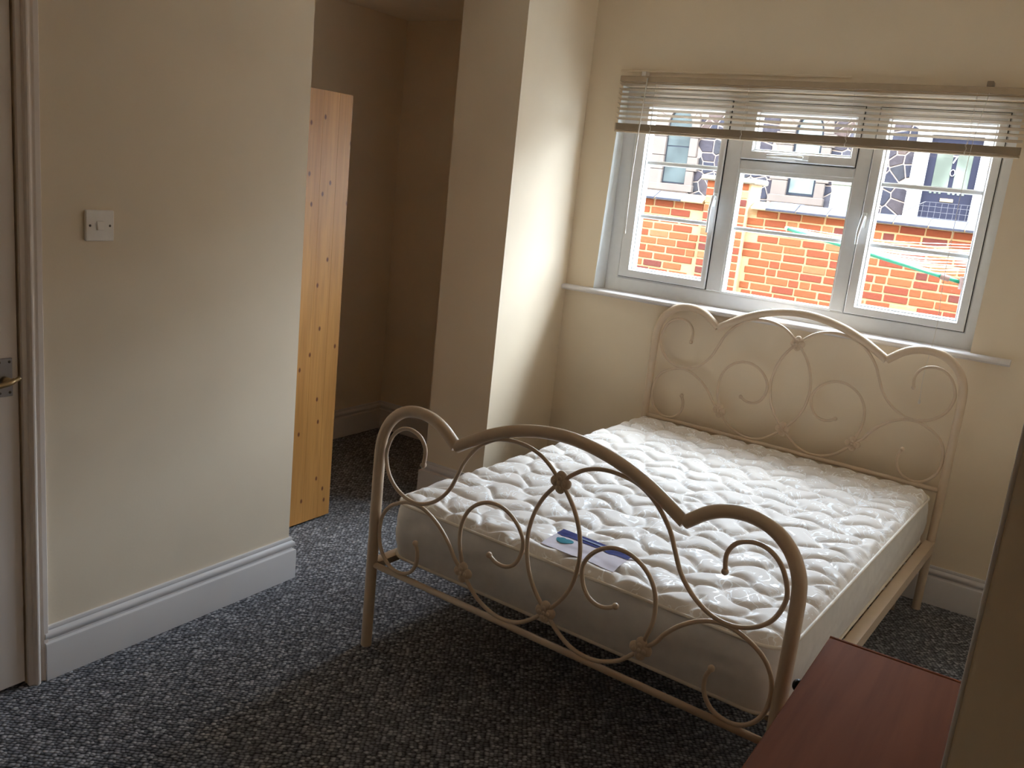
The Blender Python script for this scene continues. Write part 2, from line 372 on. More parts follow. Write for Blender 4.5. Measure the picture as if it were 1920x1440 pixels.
# nib whose rounded edge stands close to the lens
nib = MB(); r = .012; x0 = -.0255; y1 = NY+.12
poly = [(1.05, NY), (x0+r, NY)] + [(x0+r-r*math.sin(a), NY+r-r*math.cos(a)) for a in [math.pi/2*k/6 for k in range(1, 7)]] + [(x0, y1), (1.05, y1)]
n = len(poly)
nib.add([(x, y, 0) for x, y in poly]+[(x, y, H) for x, y in poly], [tuple(range(n)), tuple(range(2*n-1, n-1, -1))]+[(i, (i+1) % n, n+(i+1) % n, n+i) for i in range(n)])
struct(nib.build('wall_nib', 'wall', auto=40), 'close brown-shaded wall end at the right edge of the view')
struct(MB().tube([(x0+.0022, NY+.0026, 0), (x0+.0022, NY+.0026, H)], .0028, 8).build('nib_edge_highlight', 'gloss', smooth=True), 'slim white strip painted as a highlight on the close wall end')  # white strip put in for the bright highlight along the rounded edge
struct(MB().box(WX-.1, 1.1, BACK-.15, BACK, 0, H).build('wall_near', 'wall'), 'wall behind the viewer')

# baseboards (ogee profile)
PROF = [(0, 0), (.022, 0), (.022, .112), (.0205, .117), (.012, .121), (.010, .126), (.013, .130), (.0175, .136), (.0185, .142), (.0165, .149), (.011, .1535), (.009, .1555), (.0095, .158), (.010, .163), (.008, .168), (0, .168)]
struct(MB().sweep(PROF, [(WX, DY1+.045, 1, 0), (WX, YC, 1, 1), (WX-.33, YC, 0, 1)]).build('baseboard_left', 'gloss', auto=35), 'white moulded baseboard under the light switch')
struct(MB().sweep(PROF, [(AX, YC, 1, 0), (AX, AY, 1, -1), (PLX, AY, 0, -1)]).build('baseboard_alcove', 'gloss', auto=35), 'white baseboard in the dark recess')
struct(MB().sweep(PROF, [(PLX, AY, -1, 0), (PLX, PY, -1, -1), (PX, PY, 1, -1), (PX, YW, 1, -1), (RX, YW, -1, -1), (RX, NY+.12, -1, 0)]).build('baseboard_far', 'gloss', auto=35), 'white moulded baseboard along pier and window wall')

# doorway on the left: leaf, casing
dr = MB().cham(WX-.045, WX-.004, DY0+.004, DY1-.006, .012, DZ-.004, .002).build('door_1', 'door'); struct(dr, 'white painted door at the left edge')
hp = MB().cham(WX-.006, WX+.0015, 1.196, 1.238, .885, .990, .0012).build('handle_plate', 'steel', dr); hp['label'] = 'nickel handle plate'
for y in (1.204, 1.230):
    for z in (.896, .980):
        MB().sphere((WX+.0018, y, z), .0038, 10, 6, (.5, 1, 1)).build('screw', 'screw', hp, True)
hd = MB()
hd.tube([(WX, 1.216, .931), (WX+.028, 1.216, .931)], .011, 14)
hd.tube(crom([(WX+.028, 1.228, .934), (WX+.034, 1.215, .931), (WX+.034, 1.19, .926), (WX+.030, 1.15, .918), (WX+.028, 1.12, .914)]), .0075, 12)
hd.tube(crom([(WX+.028, 1.243, .939), (WX+.031, 1.228, .934), (WX+.034, 1.215, .931)]), .006, 12)
h_ = hd.build('lever_handle', 'brass', hp, True); h_['label'] = 'worn brass lever handle'
casing = MB()
cprof = [(0, DY1-.002), (.010, DY1-.002), (.012, DY1+.004), (.012, DY1+.010), (.020, DY1+.013), (.0235, DY1+.018), (.0235, DY1+.022), (.020, DY1+.027), (.011, DY1+.029), (.010, DY1+.036), (.014, DY1+.041), (.014, DY1+.054), (.012, DY1+.056), (0, DY1+.056)]
n = len(cprof)
V = [(WX+d, y, 0) for d, y in cprof]+[(WX+d, y, DZ+.05) for d, y in cprof]
casing.add(V, [tuple(range(n)), tuple(range(2*n-1, n-1, -1))]+[(i, (i+1) % n, n+(i+1) % n, n+i) for i in range(n)])
V = [(WX+d, 2*((DY0+DY1)/2)-y, 0) for d, y in cprof]+[(WX+d, (DY0+DY1)-y, DZ+.05) for d, y in cprof]
casing.add(V, [tuple(range(n)), tuple(range(2*n-1, n-1, -1))]+[(i, (i+1) % n, n+(i+1) % n, n+i) for i in range(n)])
casing.box(WX, WX+.014, DY0-.05, DY1+.05, DZ, DZ+.056).box(WX-.139, WX-.046, DY1-.004, DY1, 0, DZ).box(WX-.139, WX-.046, DY0, DY0+.004, 0, DZ)
struct(casing.build('trim_1', 'door', auto=30), 'white moulded door casing on the left wall')

# ------------------------------------------------------------------ window
win = empty('window_1', (0, 0, 0)); struct(win, 'white three-light window over the bed with brick yard outside')
FY, FB = YW+.07, YW+.135
fr = MB()
fr.ring((OX0-.011, OX1, OZ0, OZ1), (-1.992, -.386, 1.168, 2.042), FY, FB, .004, FY+.004)
fr.cham(-1.524, -1.449, FY, FB, 1.168, 2.042, .004).cham(-.936, -.874, FY, FB, 1.168, 2.042, .004)
fr.cham(-1.449, -.936, FY, FB, 1.742, 1.788, .004)
fr.build('window_frame', 'upvc', win)
MB().add([(OX0-.0355, YW, 1.095), (OX0-.010, FY+.004, 1.095), (OX0-.009, FY+.004, OZ1), (OX0-.008, YW, OZ1), (OX0-.0335, YW-.0005, 1.095), (OX0-.008, FY+.004, 1.095), (OX0-.007, FY+.004, OZ1), (OX0-.006, YW-.0005, OZ1)], [(0, 1, 2, 3), (4, 7, 6, 5), (0, 4, 5, 1), (1, 5, 6, 2), (2, 6, 7, 3), (3, 7, 4, 0)]).build('reveal_lining', 'bead', win)
MB().box(OX0, OX1, FY-.0005, FY+.002, OZ0-.001, OZ0+.006).build('seal', 'mortar', win)
def sash(o, i, nm='sash'):
    s_ = MB().ring(o, i, FY-.014, FB-.008, .004, FY+.006).build(nm, 'upvc', win)
    MB().ring((o[0]-.003, o[1]+.003, o[2]-.003, o[3]+.003), (o[0]+.004, o[1]-.004, o[2]+.004, o[3]-.004), FY-.002, FY+.004).build('seal', 'seal', s_)
    b = .012
    MB().ring((i[0]-.002, i[1]+.002, i[2]-.002, i[3]+.002), (i[0]+b*.4, i[1]-b*.4, i[2]+b*.4, i[3]-b*.4), FY+.005, FB-.012, .001, FY+.022).build('glazing_bead', 'bead', s_)
    MB().box(i[0]-.003, i[1]+.003, FY+.028, FY+.034, i[2]-.003, i[3]+.003).build('pane', 'glass', s_)
    return s_
sl = sash((-1.992, -1.526, 1.172, 2.042), (-1.928, -1.556, 1.216, 1.998))
sr = sash((-.872, -.386, 1.167, 2.042), (-.824, -.424, 1.207, 1.998))
sf = sash((-1.449, -.938, 1.790, 2.042), (-1.392, -.966, 1.834, 1.998), 'fanlight_sash')
cf = MB().ring((-1.452, -.933, 1.160, 1.750), (-1.440, -.942, 1.176, 1.724), FY+.002, FB-.01, .001, FY+.02).build('fixed_light_bead', 'bead', win)
MB().box(-1.448, -.937, FY+.028, FY+.034, 1.168, 1.738).build('pane', 'glass', cf)
for s_, x0, x1, zs in ((sl, -1.925, -1.559, (1.7375, 1.478)), (sr, -.821, -.427, (1.7305, 1.472)), (cf, -1.440, -.942, (1.473,))):
    for z in zs:
        MB().cham(x0, x1, FY+.022, FY+.040, z-.0105, z+.0105, .004).build('glazing_bar', 'bead', s_)
def casement_handle(x, z0, z1, s_, bend):
    y = FY-.014
    h = MB().cham(x-.009, x+.009, y-.010, y, z0-.045, z0+.02, .002)
    h.tube([(x, y-.004, z0), (x, y-.026, z0)], .009, 12)
    h.tube(crom([(x, y-.026, z0+.006), (x+bend*.3, y-.032, z0-.02), (x+bend, y-.036, z0-.07), (x+bend, y-.034, z1)]), [.0085]*6+[.0075]*7+[.006]*6, 10)
    h.build('handle', 'bead', s_, auto=40)
casement_handle(-1.537, 1.605, 1.44, sl, -.006); casement_handle(-.857, 1.585, 1.47, sr, -.008)
y = FY-.014
h = MB().cham(-1.20, -1.135, y-.010, y, 1.802, 1.820, .002); h.tube([(-1.165, y-.004, 1.811), (-1.165, y-.026, 1.811)], .009, 12)
h.tube(crom([(-1.158, y-.026, 1.811), (-1.19, y-.034, 1.812), (-1.25, y-.036, 1.811), (-1.315, y-.034, 1.809)]), [.0085]*6+[.0075]*7+[.006]*6, 10); h.build('handle', 'bead', sf, auto=40)
sill = MB(); sp = [(YW+.075, 1.068), (YW-.030, 1.068), (YW-.040, 1.071), (YW-.046, 1.078), (YW-.046, 1.085), (YW-.041, 1.091), (YW-.033, 1.094), (YW+.075, 1.096)]
n = len(sp); XA, XB = PX-.006, -.188
V = [(XA, a, b) for a, b in sp]+[(XB, a, b) for a, b in sp]
sill.add(V, [tuple(range(n)), tuple(range(2*n-1, n-1, -1))]+[(i, (i+1) % n, n+(i+1) % n, n+i) for i in range(n)])
sill.build('window_sill', 'gloss', win, auto=40)
MB().box(OX0-.02, OX1+.02, FB-.01, YO+.05, 1.05, 1.085).build('outer_sill', 'upvc', win)

# ================================================================== BED
BX, BY, TH, W, L = -1.7913, 2.110, .0495, 1.38, 1.882
bed = empty('bed_frame', (BX, BY, 0), -TH)
tag(bed, 'cream metal double bed frame with scrolled headboard and footboard', 'bed frame')
HS = .228
S1 = [(.188,.698),(.191,.745),(.170,.780),(.130,.796),(.09,.790),(.055,.762),(.033,.715),(.030,.675),(.05,.622),(.09,.585),(.145,.566),(.2,.571),(.255,.601),(.300,.650),(.327,.707),(.350,.757),(.395,.812),(.45,.848),(.505,.860),(.56,.860),(.61,.847),(.65,.823),(.690,.787)]
S2 = [(.690,.787),(.666,.762),(.637,.722),(.614,.670),(.602,.610),(.604,.552),(.617,.497),(.640,.452),(.667,.417),(.690,.392)]
S3 = [(.181,.432),(.193,.400),(.189,.358),(.163,.323),(.12,.309),(.078,.318),(.045,.348),(.027,.39),(.024,.44),(.036,.487),(.07,.527),(.13,.556),(.185,.560),(.235,.543),(.28,.513),(.318,.474),(.345,.435),(.381,.404)]
S4 = [(.381,.404),(.370,.445),(.358,.49),(.357,.54),(.37,.588),(.40,.627),(.445,.652),(.49,.656),(.53,.643),(.565,.615),(.587,.575),(.584,.532),(.565,.495),(.534,.477),(.5,.478),(.472,.493)]
S5 = [(.381,.404),(.405,.375),(.445,.340),(.50,.316),(.55,.311),(.60,.322),(.645,.35),(.69,.392)]
def bed_end(name, dz, t, r):
    post = [(0, .60), (.002, .70), (.012, .755), (.04, .805), (.085, .842), (.14, .858), (.2, .855), (.255, .833), (.312, .790)]
    arch = [(.312, .790), (.367, .823), (.43, .857), (.51, .889), (.6, .911), (.69, .919)]
    arch = arch+[(W-a, b) for a, b in arch[-2::-1]]
    m = MB(); p3 = lambda q: (q[0], t, q[1]+dz)
    for mir in (0, 1):
        pp = [(W-a, b) if mir else (a, b) for a, b in post]
        e = pp[-1]
        path = [(pp[0][0], t, 0), (pp[0][0], t, .3)] + [tuple(v) for v in crom([p3(q) for q in pp])]
        m.tube(path, r, 14)
    m.tube(crom([p3(q) for q in arch]), r, 14)
    fb = m.build(name, 'bed', bed, auto=50)
    MB().tube([(0, t, .298+dz), (W, t, .298+dz)], .0105, 10).build('cross_rail', 'bed', fb, True)
    for pts, ball in ((S1, 1), (S2, 0), (S3, 1), (S4, 2), (S5, 0)):
        for mir in (0, 1):
            q = [(W-a, b) if mir else (a, b) for a, b in pts]
            m = MB().tube(crom([p3(v) for v in q], 5), .0064, 8)
            if ball: m.sphere(p3(q[0] if ball == 1 else q[-1]), .0098, 10, 8)
            m.build('scroll', 'bed', fb, True)
    for fx, fz in ((.690, .787), (.690, .392), (.381, .404), (W-.381, .404)):
        m = MB(); c = p3((fx, fz))
        m.sphere(c, .020, 14, 8, (1, .55, 1))
        for k in range(4):
            a = k*math.pi/2
            m.sphere((c[0]+.0175*math.cos(a), c[1], c[2]+.0175*math.sin(a)), .0165, 12, 8, (1, .72, 1))
            for sd in (-1, 1): m.sphere((c[0]+.015*math.cos(a), c[1]+sd*.0095, c[2]+.015*math.sin(a)), .0075, 8, 6, (1, .8, 1))
        for sd in (-1, 1): m.sphere((c[0], c[1]+sd*.012, c[2]), .006, 10, 6)
        m.build('flower_boss', 'bed', fb, True)
    return fb
bed_end('footboard', 0, 0, .0185); bed_end('headboard', HS, L, .0175)
def rail(x_out, x_in):
    a, b = min(x_out, x_in), max(x_out, x_in)
    m = MB().box(a, b, .012, L-.012, .304, .3085)
    o1 = x_out; o2 = x_out+(.004 if x_in > x_out else -.004)
    m.box(min(o1, o2), max(o1, o2), .012, L-.012, .262, .304)
    m.build('side_rail', 'bed', bed)
rail(-.018, .022); rail(W+.018, W-.022)
for k in range(17):
    t = .10+k*.105
    MB().cham(.0, W, t, t+.055, .2955, .3035, .002).build('slat', 'slatwood', bed)
MB().box(W/2-.02, W/2+.02, .40, L-.05, .262, .295).build('centre_rail', 'bed', bed)
for t in (.6, 1.25): MB().tube([(W/2, t, 0), (W/2, t, .262)], .014, 10).build('leg', 'bed', bed, True)
MB().tube([(1.30, 1.79, 0), (1.30, 1.79, .296)], .014, 10).build('leg', 'bed', bed, True)

# ------------------------------------------------------------------ mattress
mat = empty('mattress', (BX, BY, .312), -TH); tag(mat, 'cream quilted double mattress with a woven border on the bed frame', 'mattress')
MS0, MS1, MT0, MT1 = .006, 1.350, .072, 1.848
ZB, ZT = .004, .196      # bottom and piping height above the slats (local)
CR = .075
rng = np.random.RandomState(3)
ga, gb = .15, .112
ni, nj = int((MS1-MS0)/ga)+6, int((MT1-MT0)/gb)+6
seeds = np.zeros((ni, nj, 2))
for i in range(ni):
    for j in range(nj):
        seeds[i, j] = (MS0+(i-2)*ga+(ga/2 if j % 2 else 0)+rng.uniform(-.22, .22)*ga, MT0+(j-2)*gb+rng.uniform(-.22, .22)*gb)
def puff(S, T):
    # gently warped cells, wider across the bed than along it
    Sw = S+.020*np.sin(T*31+1.3*np.sin(S*9)); Tw = T+.024*np.sin(S*33+1.1*np.sin(T*11))
    ci = np.floor((Sw-MS0)/ga).astype(int)+2; cj = np.floor((Tw-MT0)/gb).astype(int)+2
    d1 = np.full(S.shape, 9.); d2 = np.full(S.shape, 9.)
    for di in (-2, -1, 0, 1, 2):
        for dj in (-2, -1, 0, 1, 2):
            a = np.clip(ci+di, 0, ni-1); b = np.clip(cj+dj, 0, nj-1)
            q = seeds[a, b]; d = np.hypot((Sw-q[..., 0])*.82, (Tw-q[..., 1])*1.1)
            n1 = np.minimum(d1, d); d2 = np.minimum(d2, np.maximum(d1, d)); d1 = n1
    e = np.clip((d2-d1)/.072, 0, 1)
    return np.sin(e*math.pi/2)**.62
def edge_dist(S, T):
    return np.minimum(np.minimum(S-MS0, MS1-S), np.minimum(T-MT0, MT1-T))
def top_h(S, T):
    e = np.clip(edge_dist(S, T)/.07, 0, 1); rise = np.sqrt(1-(1-e)**2)
    return ZT+.012*rise+.018*puff(S, T)*np.clip(edge_dist(S, T)/.02, 0, 1)
NS, NT_ = 230, 300
gs, gt = np.meshgrid(np.linspace(MS0, MS1, NS), np.linspace(MT0, MT1, NT_), indexing='ij')
Hh = top_h(gs, gt)
def round_corner(S, T):
    S = S.copy(); T = T.copy()
    for sx, cx in ((-1, MS0+CR), (1, MS1-CR)):
        for sy, cy in ((-1, MT0+CR), (1, MT1-CR)):
            a = (S-cx)*sx; b = (T-cy)*sy; m_ = (a > 0) & (b > 0)
            mx = np.maximum(a, b); hy = np.hypot(a, b); k_ = np.where(hy > 1e-9, mx/np.maximum(hy, 1e-9), 1)
            S = np.where(m_, cx+sx*a*k_, S); T = np.where(m_, cy+sy*b*k_, T)
    return S, T
rs_, rt_ = round_corner(gs, gt)
verts = np.stack([rs_, rt_, Hh], -1).reshape(-1, 3)
idx = np.arange(NS*NT_).reshape(NS, NT_)
faces = np.stack([idx[:-1, :-1], idx[1:, :-1], idx[1:, 1:], idx[:-1, 1:]], -1).reshape(-1, 4)
me = bpy.data.meshes.new('quilted_top'); me.from_pydata(verts.tolist(), [], faces.tolist()); me.update()
link('quilted_top', me, 'mat_top', mat, True)
def perim(n_side=60, n_c=8, inset=0):
    x0, x1, y0, y1 = MS0+inset, MS1-inset, MT0+inset, MT1-inset; r = CR-inset; P = []
    for cx, cy, a0 in ((x1-r, y0+r, -90), (x1-r, y1-r, 0), (x0+r, y1-r, 90), (x0+r, y0+r, 180)):
        for k in range(n_c+1):
            a = math.radians(a0+90*k/n_c); P.append((cx+r*math.cos(a), cy+r*math.sin(a), math.cos(a), math.sin(a)))
        nx = {-90: (x1, y1-r), 0: (x0+r, y1), 90: (x0, y0+r), 180: (x1-r, y0)}[a0]; p = P[-1]
        for k in range(1, n_side): P.append((p[0]+(nx[0]-p[0])*k/n_side, p[1]+(nx[1]-p[1])*k/n_side, p[2], p[3]))
    return P
P = perim(); rows = 13; V = []; Fc = []; acc = 0; n = len(P)
for i, p in enumerate(P):
    if i: acc += math.hypot(p[0]-P[i-1][0], p[1]-P[i-1][1])
    for j in range(rows):
        v = j/(rows-1); z = ZB+(ZT-ZB)*v
        q1 = abs(math.sin(acc*9.0+1.1*math.sin(z*26))); q2 = abs(math.sin(acc*4.0-z*19))
        off = .007*math.sin(math.pi*v)+.007*min(1, q1*3)*min(1, q2*3)*math.sin(math.pi*v)
        V.append((p[0]+p[2]*off, p[1]+p[3]*off, z))
for i in range(n):
    for j in range(rows-1):
        k = (i+1) % n; Fc.append((i*rows+j, k*rows+j, k*rows+j+1, i*rows+j+1))
bt = len(V); 
Fc.append(tuple(i*rows for i in range(n))[::-1])
me = bpy.data.meshes.new('border'); me.from_pydata(V, [], Fc); me.update()
bo = link('border', me, 'mat_side', mat, auto=60); bo['label'] = 'pale grey stitched mattress border'
for z in (ZT, ZB+.004): MB().tube([(p[0]+p[2]*.003, p[1]+p[3]*.003, z) for p in P], .0052, 8, True).build('piping', 'piping', mat, True)
# brand label sewn on the foot end
def drape(name, matn, fs, s0, s1, t0, t1, lift, parent, ns=26, nt=12):
    S, T = np.meshgrid(np.linspace(s0, s1, ns), np.linspace(t0, t1, nt), indexing='ij')
    sk = S+(T-.17)*(-.06); tk = T+(S-.70)*(-.03)
    hh = np.zeros_like(S)
    for a in (-.02, -.01, 0, .01, .02):
        for b in (-.02, -.01, 0, .01, .02): hh = np.maximum(hh, top_h(sk+a, tk+b))
    m_ = fs(S, T)
    V = np.stack([sk, tk, hh+lift], -1).reshape(-1, 3); ix = np.arange(ns*nt).reshape(ns, nt)
    Fq = [f for f in np.stack([ix[:-1, :-1], ix[1:, :-1], ix[1:, 1:], ix[:-1, 1:]], -1).reshape(-1, 4).tolist() if m_.reshape(-1)[f].all()]
    me = bpy.data.meshes.new(name); me.from_pydata(V.tolist(), [], Fq); me.update(); return link(name, me, matn, parent, True)
al = lambda S, T: np.ones(S.shape, bool)
lb = drape('label', 'lab_white', al, .575, .830, .108, .215, .001, mat); lb['label'] = 'lilac-white mattress label with navy band'
drape('navy_band', 'lab_navy', al, .575, .830, .205, .248, .0022, lb)
drape('lettering_strip', 'lab_pale', al, .655, .735, .222, .231, .0036, lb, 14, 4)
heart = lambda S, T: ((((S-.622)/.027)**2+((T-.168)/.019)**2-1)**3-((S-.622)/.027)**2*((T-.168)/.019)**3) < 0
drape('heart_logo', 'lab_teal', heart, .585, .660, .140, .196, .0026, lb, 60, 50)

# ================================================================== CHEST
ch = empty('chest_of_drawers', (-.09, 1.63, 0)); tag(ch, 'red-brown wooden chest between the bed and the near wall end', 'chest of drawers')
cx0, cx1, cy0, cy1, ct = -.2325, .235, -.37, .382, .65
MB().cham(cx0+.014, cx1-.01, cy0+.01, cy1-.014, .06, ct-.022, .002).build('carcass', 'chest', ch)
MB().cham(cx0, cx1, cy0, cy1-.018, ct-.022, ct, .003).build('top', 'chest', ch)
tp = MB().tube([(cx0, cy1-.009, ct-.010), (cx1, cy1-.009, ct-.010)], .0095, 12); tp.build('edge_moulding', 'chest', ch, auto=50)
for a, b in ((cx0+.03, cy0+.03), (cx0+.03, cy1-.06), (cx1-.06, cy0+.03), (cx1-.06, cy1-.06)): MB().cham(a, a+.035, b, b+.035, 0, .06, .002).build('foot', 'chest', ch)
for k in range(3):
    z0 = .075+k*.183
    d = MB().cham(cx0-.002, cx0+.015, cy0+.025, cy1-.03, z0, z0+.172, .003).build('drawer', 'chest', ch)
    for yk in (-.17, .245):
        m = MB().tube([(cx0-.002, yk, z0+.13), (cx0-.020, yk, z0+.13)], .006, 10); m.sphere((cx0-.026, yk, z0+.13), .014, 12, 8, (.8, 1, 1)); m.build('knob', 'chest_dark', d, True)

# ================================================================== WARDROBE
wx, wy0, wy1, wz0, wz1 = -2.685, 2.300, 2.832, .012, 1.858
wb = empty('wardrobe', (-3.07, 2.56, 0)); tag(wb, 'varnished knotty pine wardrobe standing in the dark recess', 'wardrobe')
def wl(m, nm, mt='pine'):
    m.v = [(x+3.07, y-2.56, z) for x, y, z in m.v]; return m.build(nm, mt, wb)
ys = [wy0, 2.43, 2.565, 2.667, 2.757, wy1]
sp_ = wl(MB().box(wx-.020, wx-.004, wy0+.001, wy1-.001, wz0+.002, wz1-.002), 'side_panel'); 
for i in range(5):
    pk = MB().cham(wx-.004, wx, ys[i], ys[i+1], wz0, wz1, .0006)
    pk.v = [(x+3.07, y-2.56, z) for x, y, z in pk.v]; pk.build('plank', 'pine', sp_)
wl(MB().box(-3.46, -3.44, wy0, wy1, wz0, wz1), 'side_panel'); wl(MB().box(-3.44, wx-.02, wy0, wy0+.008, .08, wz1), 'back_panel')
wl(MB().box(-3.44, wx-.02, wy0, wy1-.02, wz1-.02, wz1), 'top_panel'); wl(MB().box(-3.44, wx-.02, wy0, wy1-.02, .07, .09), 'bottom_panel')
wl(MB().box(-3.44, wx-.02, wy1-.06, wy1-.04, 0, .07), 'plinth')
for a, b in ((-3.438, -3.074), (-3.070, wx-.022)):
    d = wl(MB().cham(a, b, wy1-.019, wy1, .092, wz1-.022, .003), 'wardrobe_door')
    kx = b-.04 if a < -3.2 else a+.04
    m = MB().tube([(kx+3.07, wy1-2.56, .95), (kx+3.07, wy1+.02-2.56, .95)], .008, 10); m.sphere((kx+3.07, wy1+.026-2.56, .95), .016, 12, 8); m.build('knob', 'pine', d, True)
for y in (2.36, 2.755): wl(MB().cham(wx-.055, wx-.022, y, y+.04, 0, .07, .002), 'foot', 'chest_dark')

# ================================================================== LIGHT SWITCH
ls = empty('light_switch', (WX, 1.4864, 1.3447)); tag(ls, 'square white light switch on the left magnolia wall', 'light switch')
MB().cham(0, .0095, -.043, .043, -.043, .043, .0025).build('switch_plate', 'plastic', ls)
rk = MB(); rk.add([(.0095, -.010, -.0125), (.0095, .010, -.0125), (.0095, .010, .0125), (.0095, -.010, .0125), (.0155, -.0095, -.0115), (.0155, .0095, -.0115), (.0115, .0095, .0115), (.0115, -.0095, .0115)],
       [(0, 3, 2, 1), (4, 5, 6, 7), (0, 1, 5, 4), (1, 2, 6, 5), (2, 3, 7, 6), (3, 0, 4, 7)]); rk.build('rocker', 'plastic', ls)
for y in (-.030, .030): MB().sphere((.0095, y, 0), .0036, 10, 6, (.35, 1, 1)).build('screw', 'screw', ls, True)

# ================================================================== VENETIAN BLIND
vb = empty('venetian_blind', (-1.19, YW-.03, 2.13)); tag(vb, 'cream venetian blind half raised across the window top', 'blind')
BX0, BX1, BYC = -2.062, -.318, YW-.030
def vl(m, nm, mt, par=None, **k):
    m.v = [(x+1.19, y-BYC, z-2.13) for x, y, z in m.v]; return m.build(nm, mt, par or vb, **k)
vl(MB().cham(BX0, BX1, BYC-.014, BYC+.014, 2.098, 2.124, .002), 'headrail', 'blind')
def slat_mesh(z, tilt=-.33, w=.0125, x0=BX0, x1=BX1, camber=.002, th=.0006):
    m = MB(); ns = 6; V = []
    for x in (x0, x1):
        for sg in (1, -1):
            for k in range(ns+1):
                u_ = -1+2*k/ns; V.append((x, BYC+u_*w, z+camber*(1-u_*u_)+tilt*u_*w+sg*th))
    a = ns+1; Fc = []
    for k in range(ns):
        Fc.append((k, k+1, 2*a+k+1, 2*a+k)); Fc.append((a+k, 3*a+k, 3*a+k+1, a+k+1))
    Fc += [(0, 2*a, 3*a, a), (ns, a+ns, 3*a+ns, 2*a+ns), tuple(range(a))+tuple(range(2*a-1, a-1, -1)), tuple(range(2*a, 3*a))[::-1]+tuple(range(3*a, 4*a))]
    return m.add(V, Fc)
s0 = None
for k in range(8):
    z = 2.0855-k*.0224
    if s0 is None:
        s0 = vl(slat_mesh(z), 'slat', 'blind', smooth=False)
    else:
        c = s0.copy(); COL.objects.link(c); c.parent = vb; c.location.z = -k*.0224
ss = None
for k in range(22):
    z = 1.9065-k*.00135
    if ss is None:
        ss = vl(slat_mesh(z, .02, .0125, BX0, BX1, .0004, .0004), 'stacked_slat', 'blind')
    else:
        c = ss.copy(); COL.objects.link(c); c.parent = vb; c.location.z = -k*.00135
vl(MB().cham(BX0, BX1, BYC-.0125, BYC+.0125, 1.865, 1.8765, .003), 'bottom_rail', 'blind')
for x in (-1.871, -1.425, -.969, -.508):
    for y in (BYC-.0145, BYC+.0145): vl(MB().tube([(x, y, 2.10), (x, y, 1.868)], .0007, 6), 'ladder_cord', 'cord')
    vl(MB().tube([(x+.003, BYC-.016, 1.912), (x-.004, BYC-.019, 1.900), (x+.004, BYC-.018, 1.888), (x-.003, BYC-.017, 1.876), (x, BYC-.016, 1.862)], .0016, 6), 'cord_knot', 'cord')
vl(MB().tube(crom([(-.466, BYC-.018, 2.10), (-.489, BYC-.022, 1.866), (-.486, BYC-.026, 1.384), (-.474, BYC-.034, 1.19), (-.483, BYC-.037, .986), (-.479, BYC-.036, .875)]), .0010, 6), 'pull_cord', 'cord')
vl(MB().sphere((-.479, BYC-.036, .866), .006, 10, 8, (1, 1, 1.7)), 'tassel', 'cord', smooth=True)
vl(MB().tube([(-1.916, BYC-.020, 2.115), (-1.925, BYC-.024, 1.87), (-1.931, BYC-.024, 1.64), (-1.928, BYC-.024, 1.40)], .0033, 8), 'tilt_wand', 'wand', smooth=True)
vl(MB().tube([(-1.928, BYC-.024, 1.40), (-1.928, BYC-.024, 1.388)], .0045, 8), 'wand_tip', 'cord')
for x in (-1.943, -.470):
    vl(MB().cham(x-.012, x+.012, BYC-.012, YW, 2.124, 2.146, .002), 'bracket', 'blind_dark' if x > -1 else 'cord')
# plaster batten the brackets are screwed to
tag(MB().cham(-2.084, -1.0, YW-.008, YW-.0005, 2.1475, 2.156, .002).build('blind_batten', 'wall'), 'thin cream batten on the wall above the blind', 'batten')

# ================================================================== OUTSIDE
struct(MB().box(-26, 22, YO+.0, 40, -.6, -.35).build('ground', 'concrete'), 'pale yard and street outside the window')
# unseen own house front, added around the window to shade the yard
of = MB(); FZ = 6.0
for a, b, c, d in ((-11, OX0-.036, -.35, FZ), (OX1, 9, -.35, FZ), (OX0-.036, OX1, -.35, OZ0-.018), (OX0-.036, OX1, OZ1, FZ)): of.box(a, b, YO-.02, YO+.08, c, d)
struct(of.build('wall_exterior', 'mortar'), 'unseen outer house front added to shade the yard')
# ---- brick garden wall
GY = 9.2
gw = empty('garden_wall', (-2.6, GY, -.35)); tag(gw, 'orange brick yard wall with slate coping seen through window', 'wall')
def gl_(m): m.v = [(x+2.6, y-GY, z+.35) for x, y, z in m.v]; return m
gl_(MB().box(-9.5, 4.5, GY+.005, GY+.23, -.35, 1.545)).build('mortar_core', 'mortar', gw)
BL, BHt, CO = .218, .0665, .0825
def brick_mesh(l, h=BHt, d=.05):
    m = MB().cham(-l/2, l/2, 0, d, -h/2, h/2, .004); me = bpy.data.meshes.new('brick'); me.from_pydata(m.v, [], m.f); fixn(me); me.materials.append(M['brick']); return me
bm_s, bm_h = [brick_mesh(BL-.004*k, BHt-.002*k) for k in range(3)], brick_mesh(.098)
rb = random.Random(11); cnt = 0; PXL, PXR = -3.56, -3.07
zt = 1.535; row = 0
while zt-BHt > .52:
    zc = zt-BHt/2; x = -4.75-rb.uniform(0, .2)-(row % 2)*.11
    while x < -.55 and cnt < 298:
        hd_ = rb.random() < .16; l = .098 if hd_ else BL
        xc = x+l/2
        if not (xc > PXL-.06 and xc < PXR+.02):
            o = bpy.data.objects.new('brick', bm_h if hd_ else bm_s[rb.randrange(3)]); COL.objects.link(o); o.parent = gw
            o.location = (xc+2.6, -rb.uniform(.0, .005), zc+.35); o.rotation_euler = (0, rb.uniform(-.008, .008), 0); cnt += 1
        x += l+.016+rb.uniform(-.004, .004)
    zt -= CO; row += 1
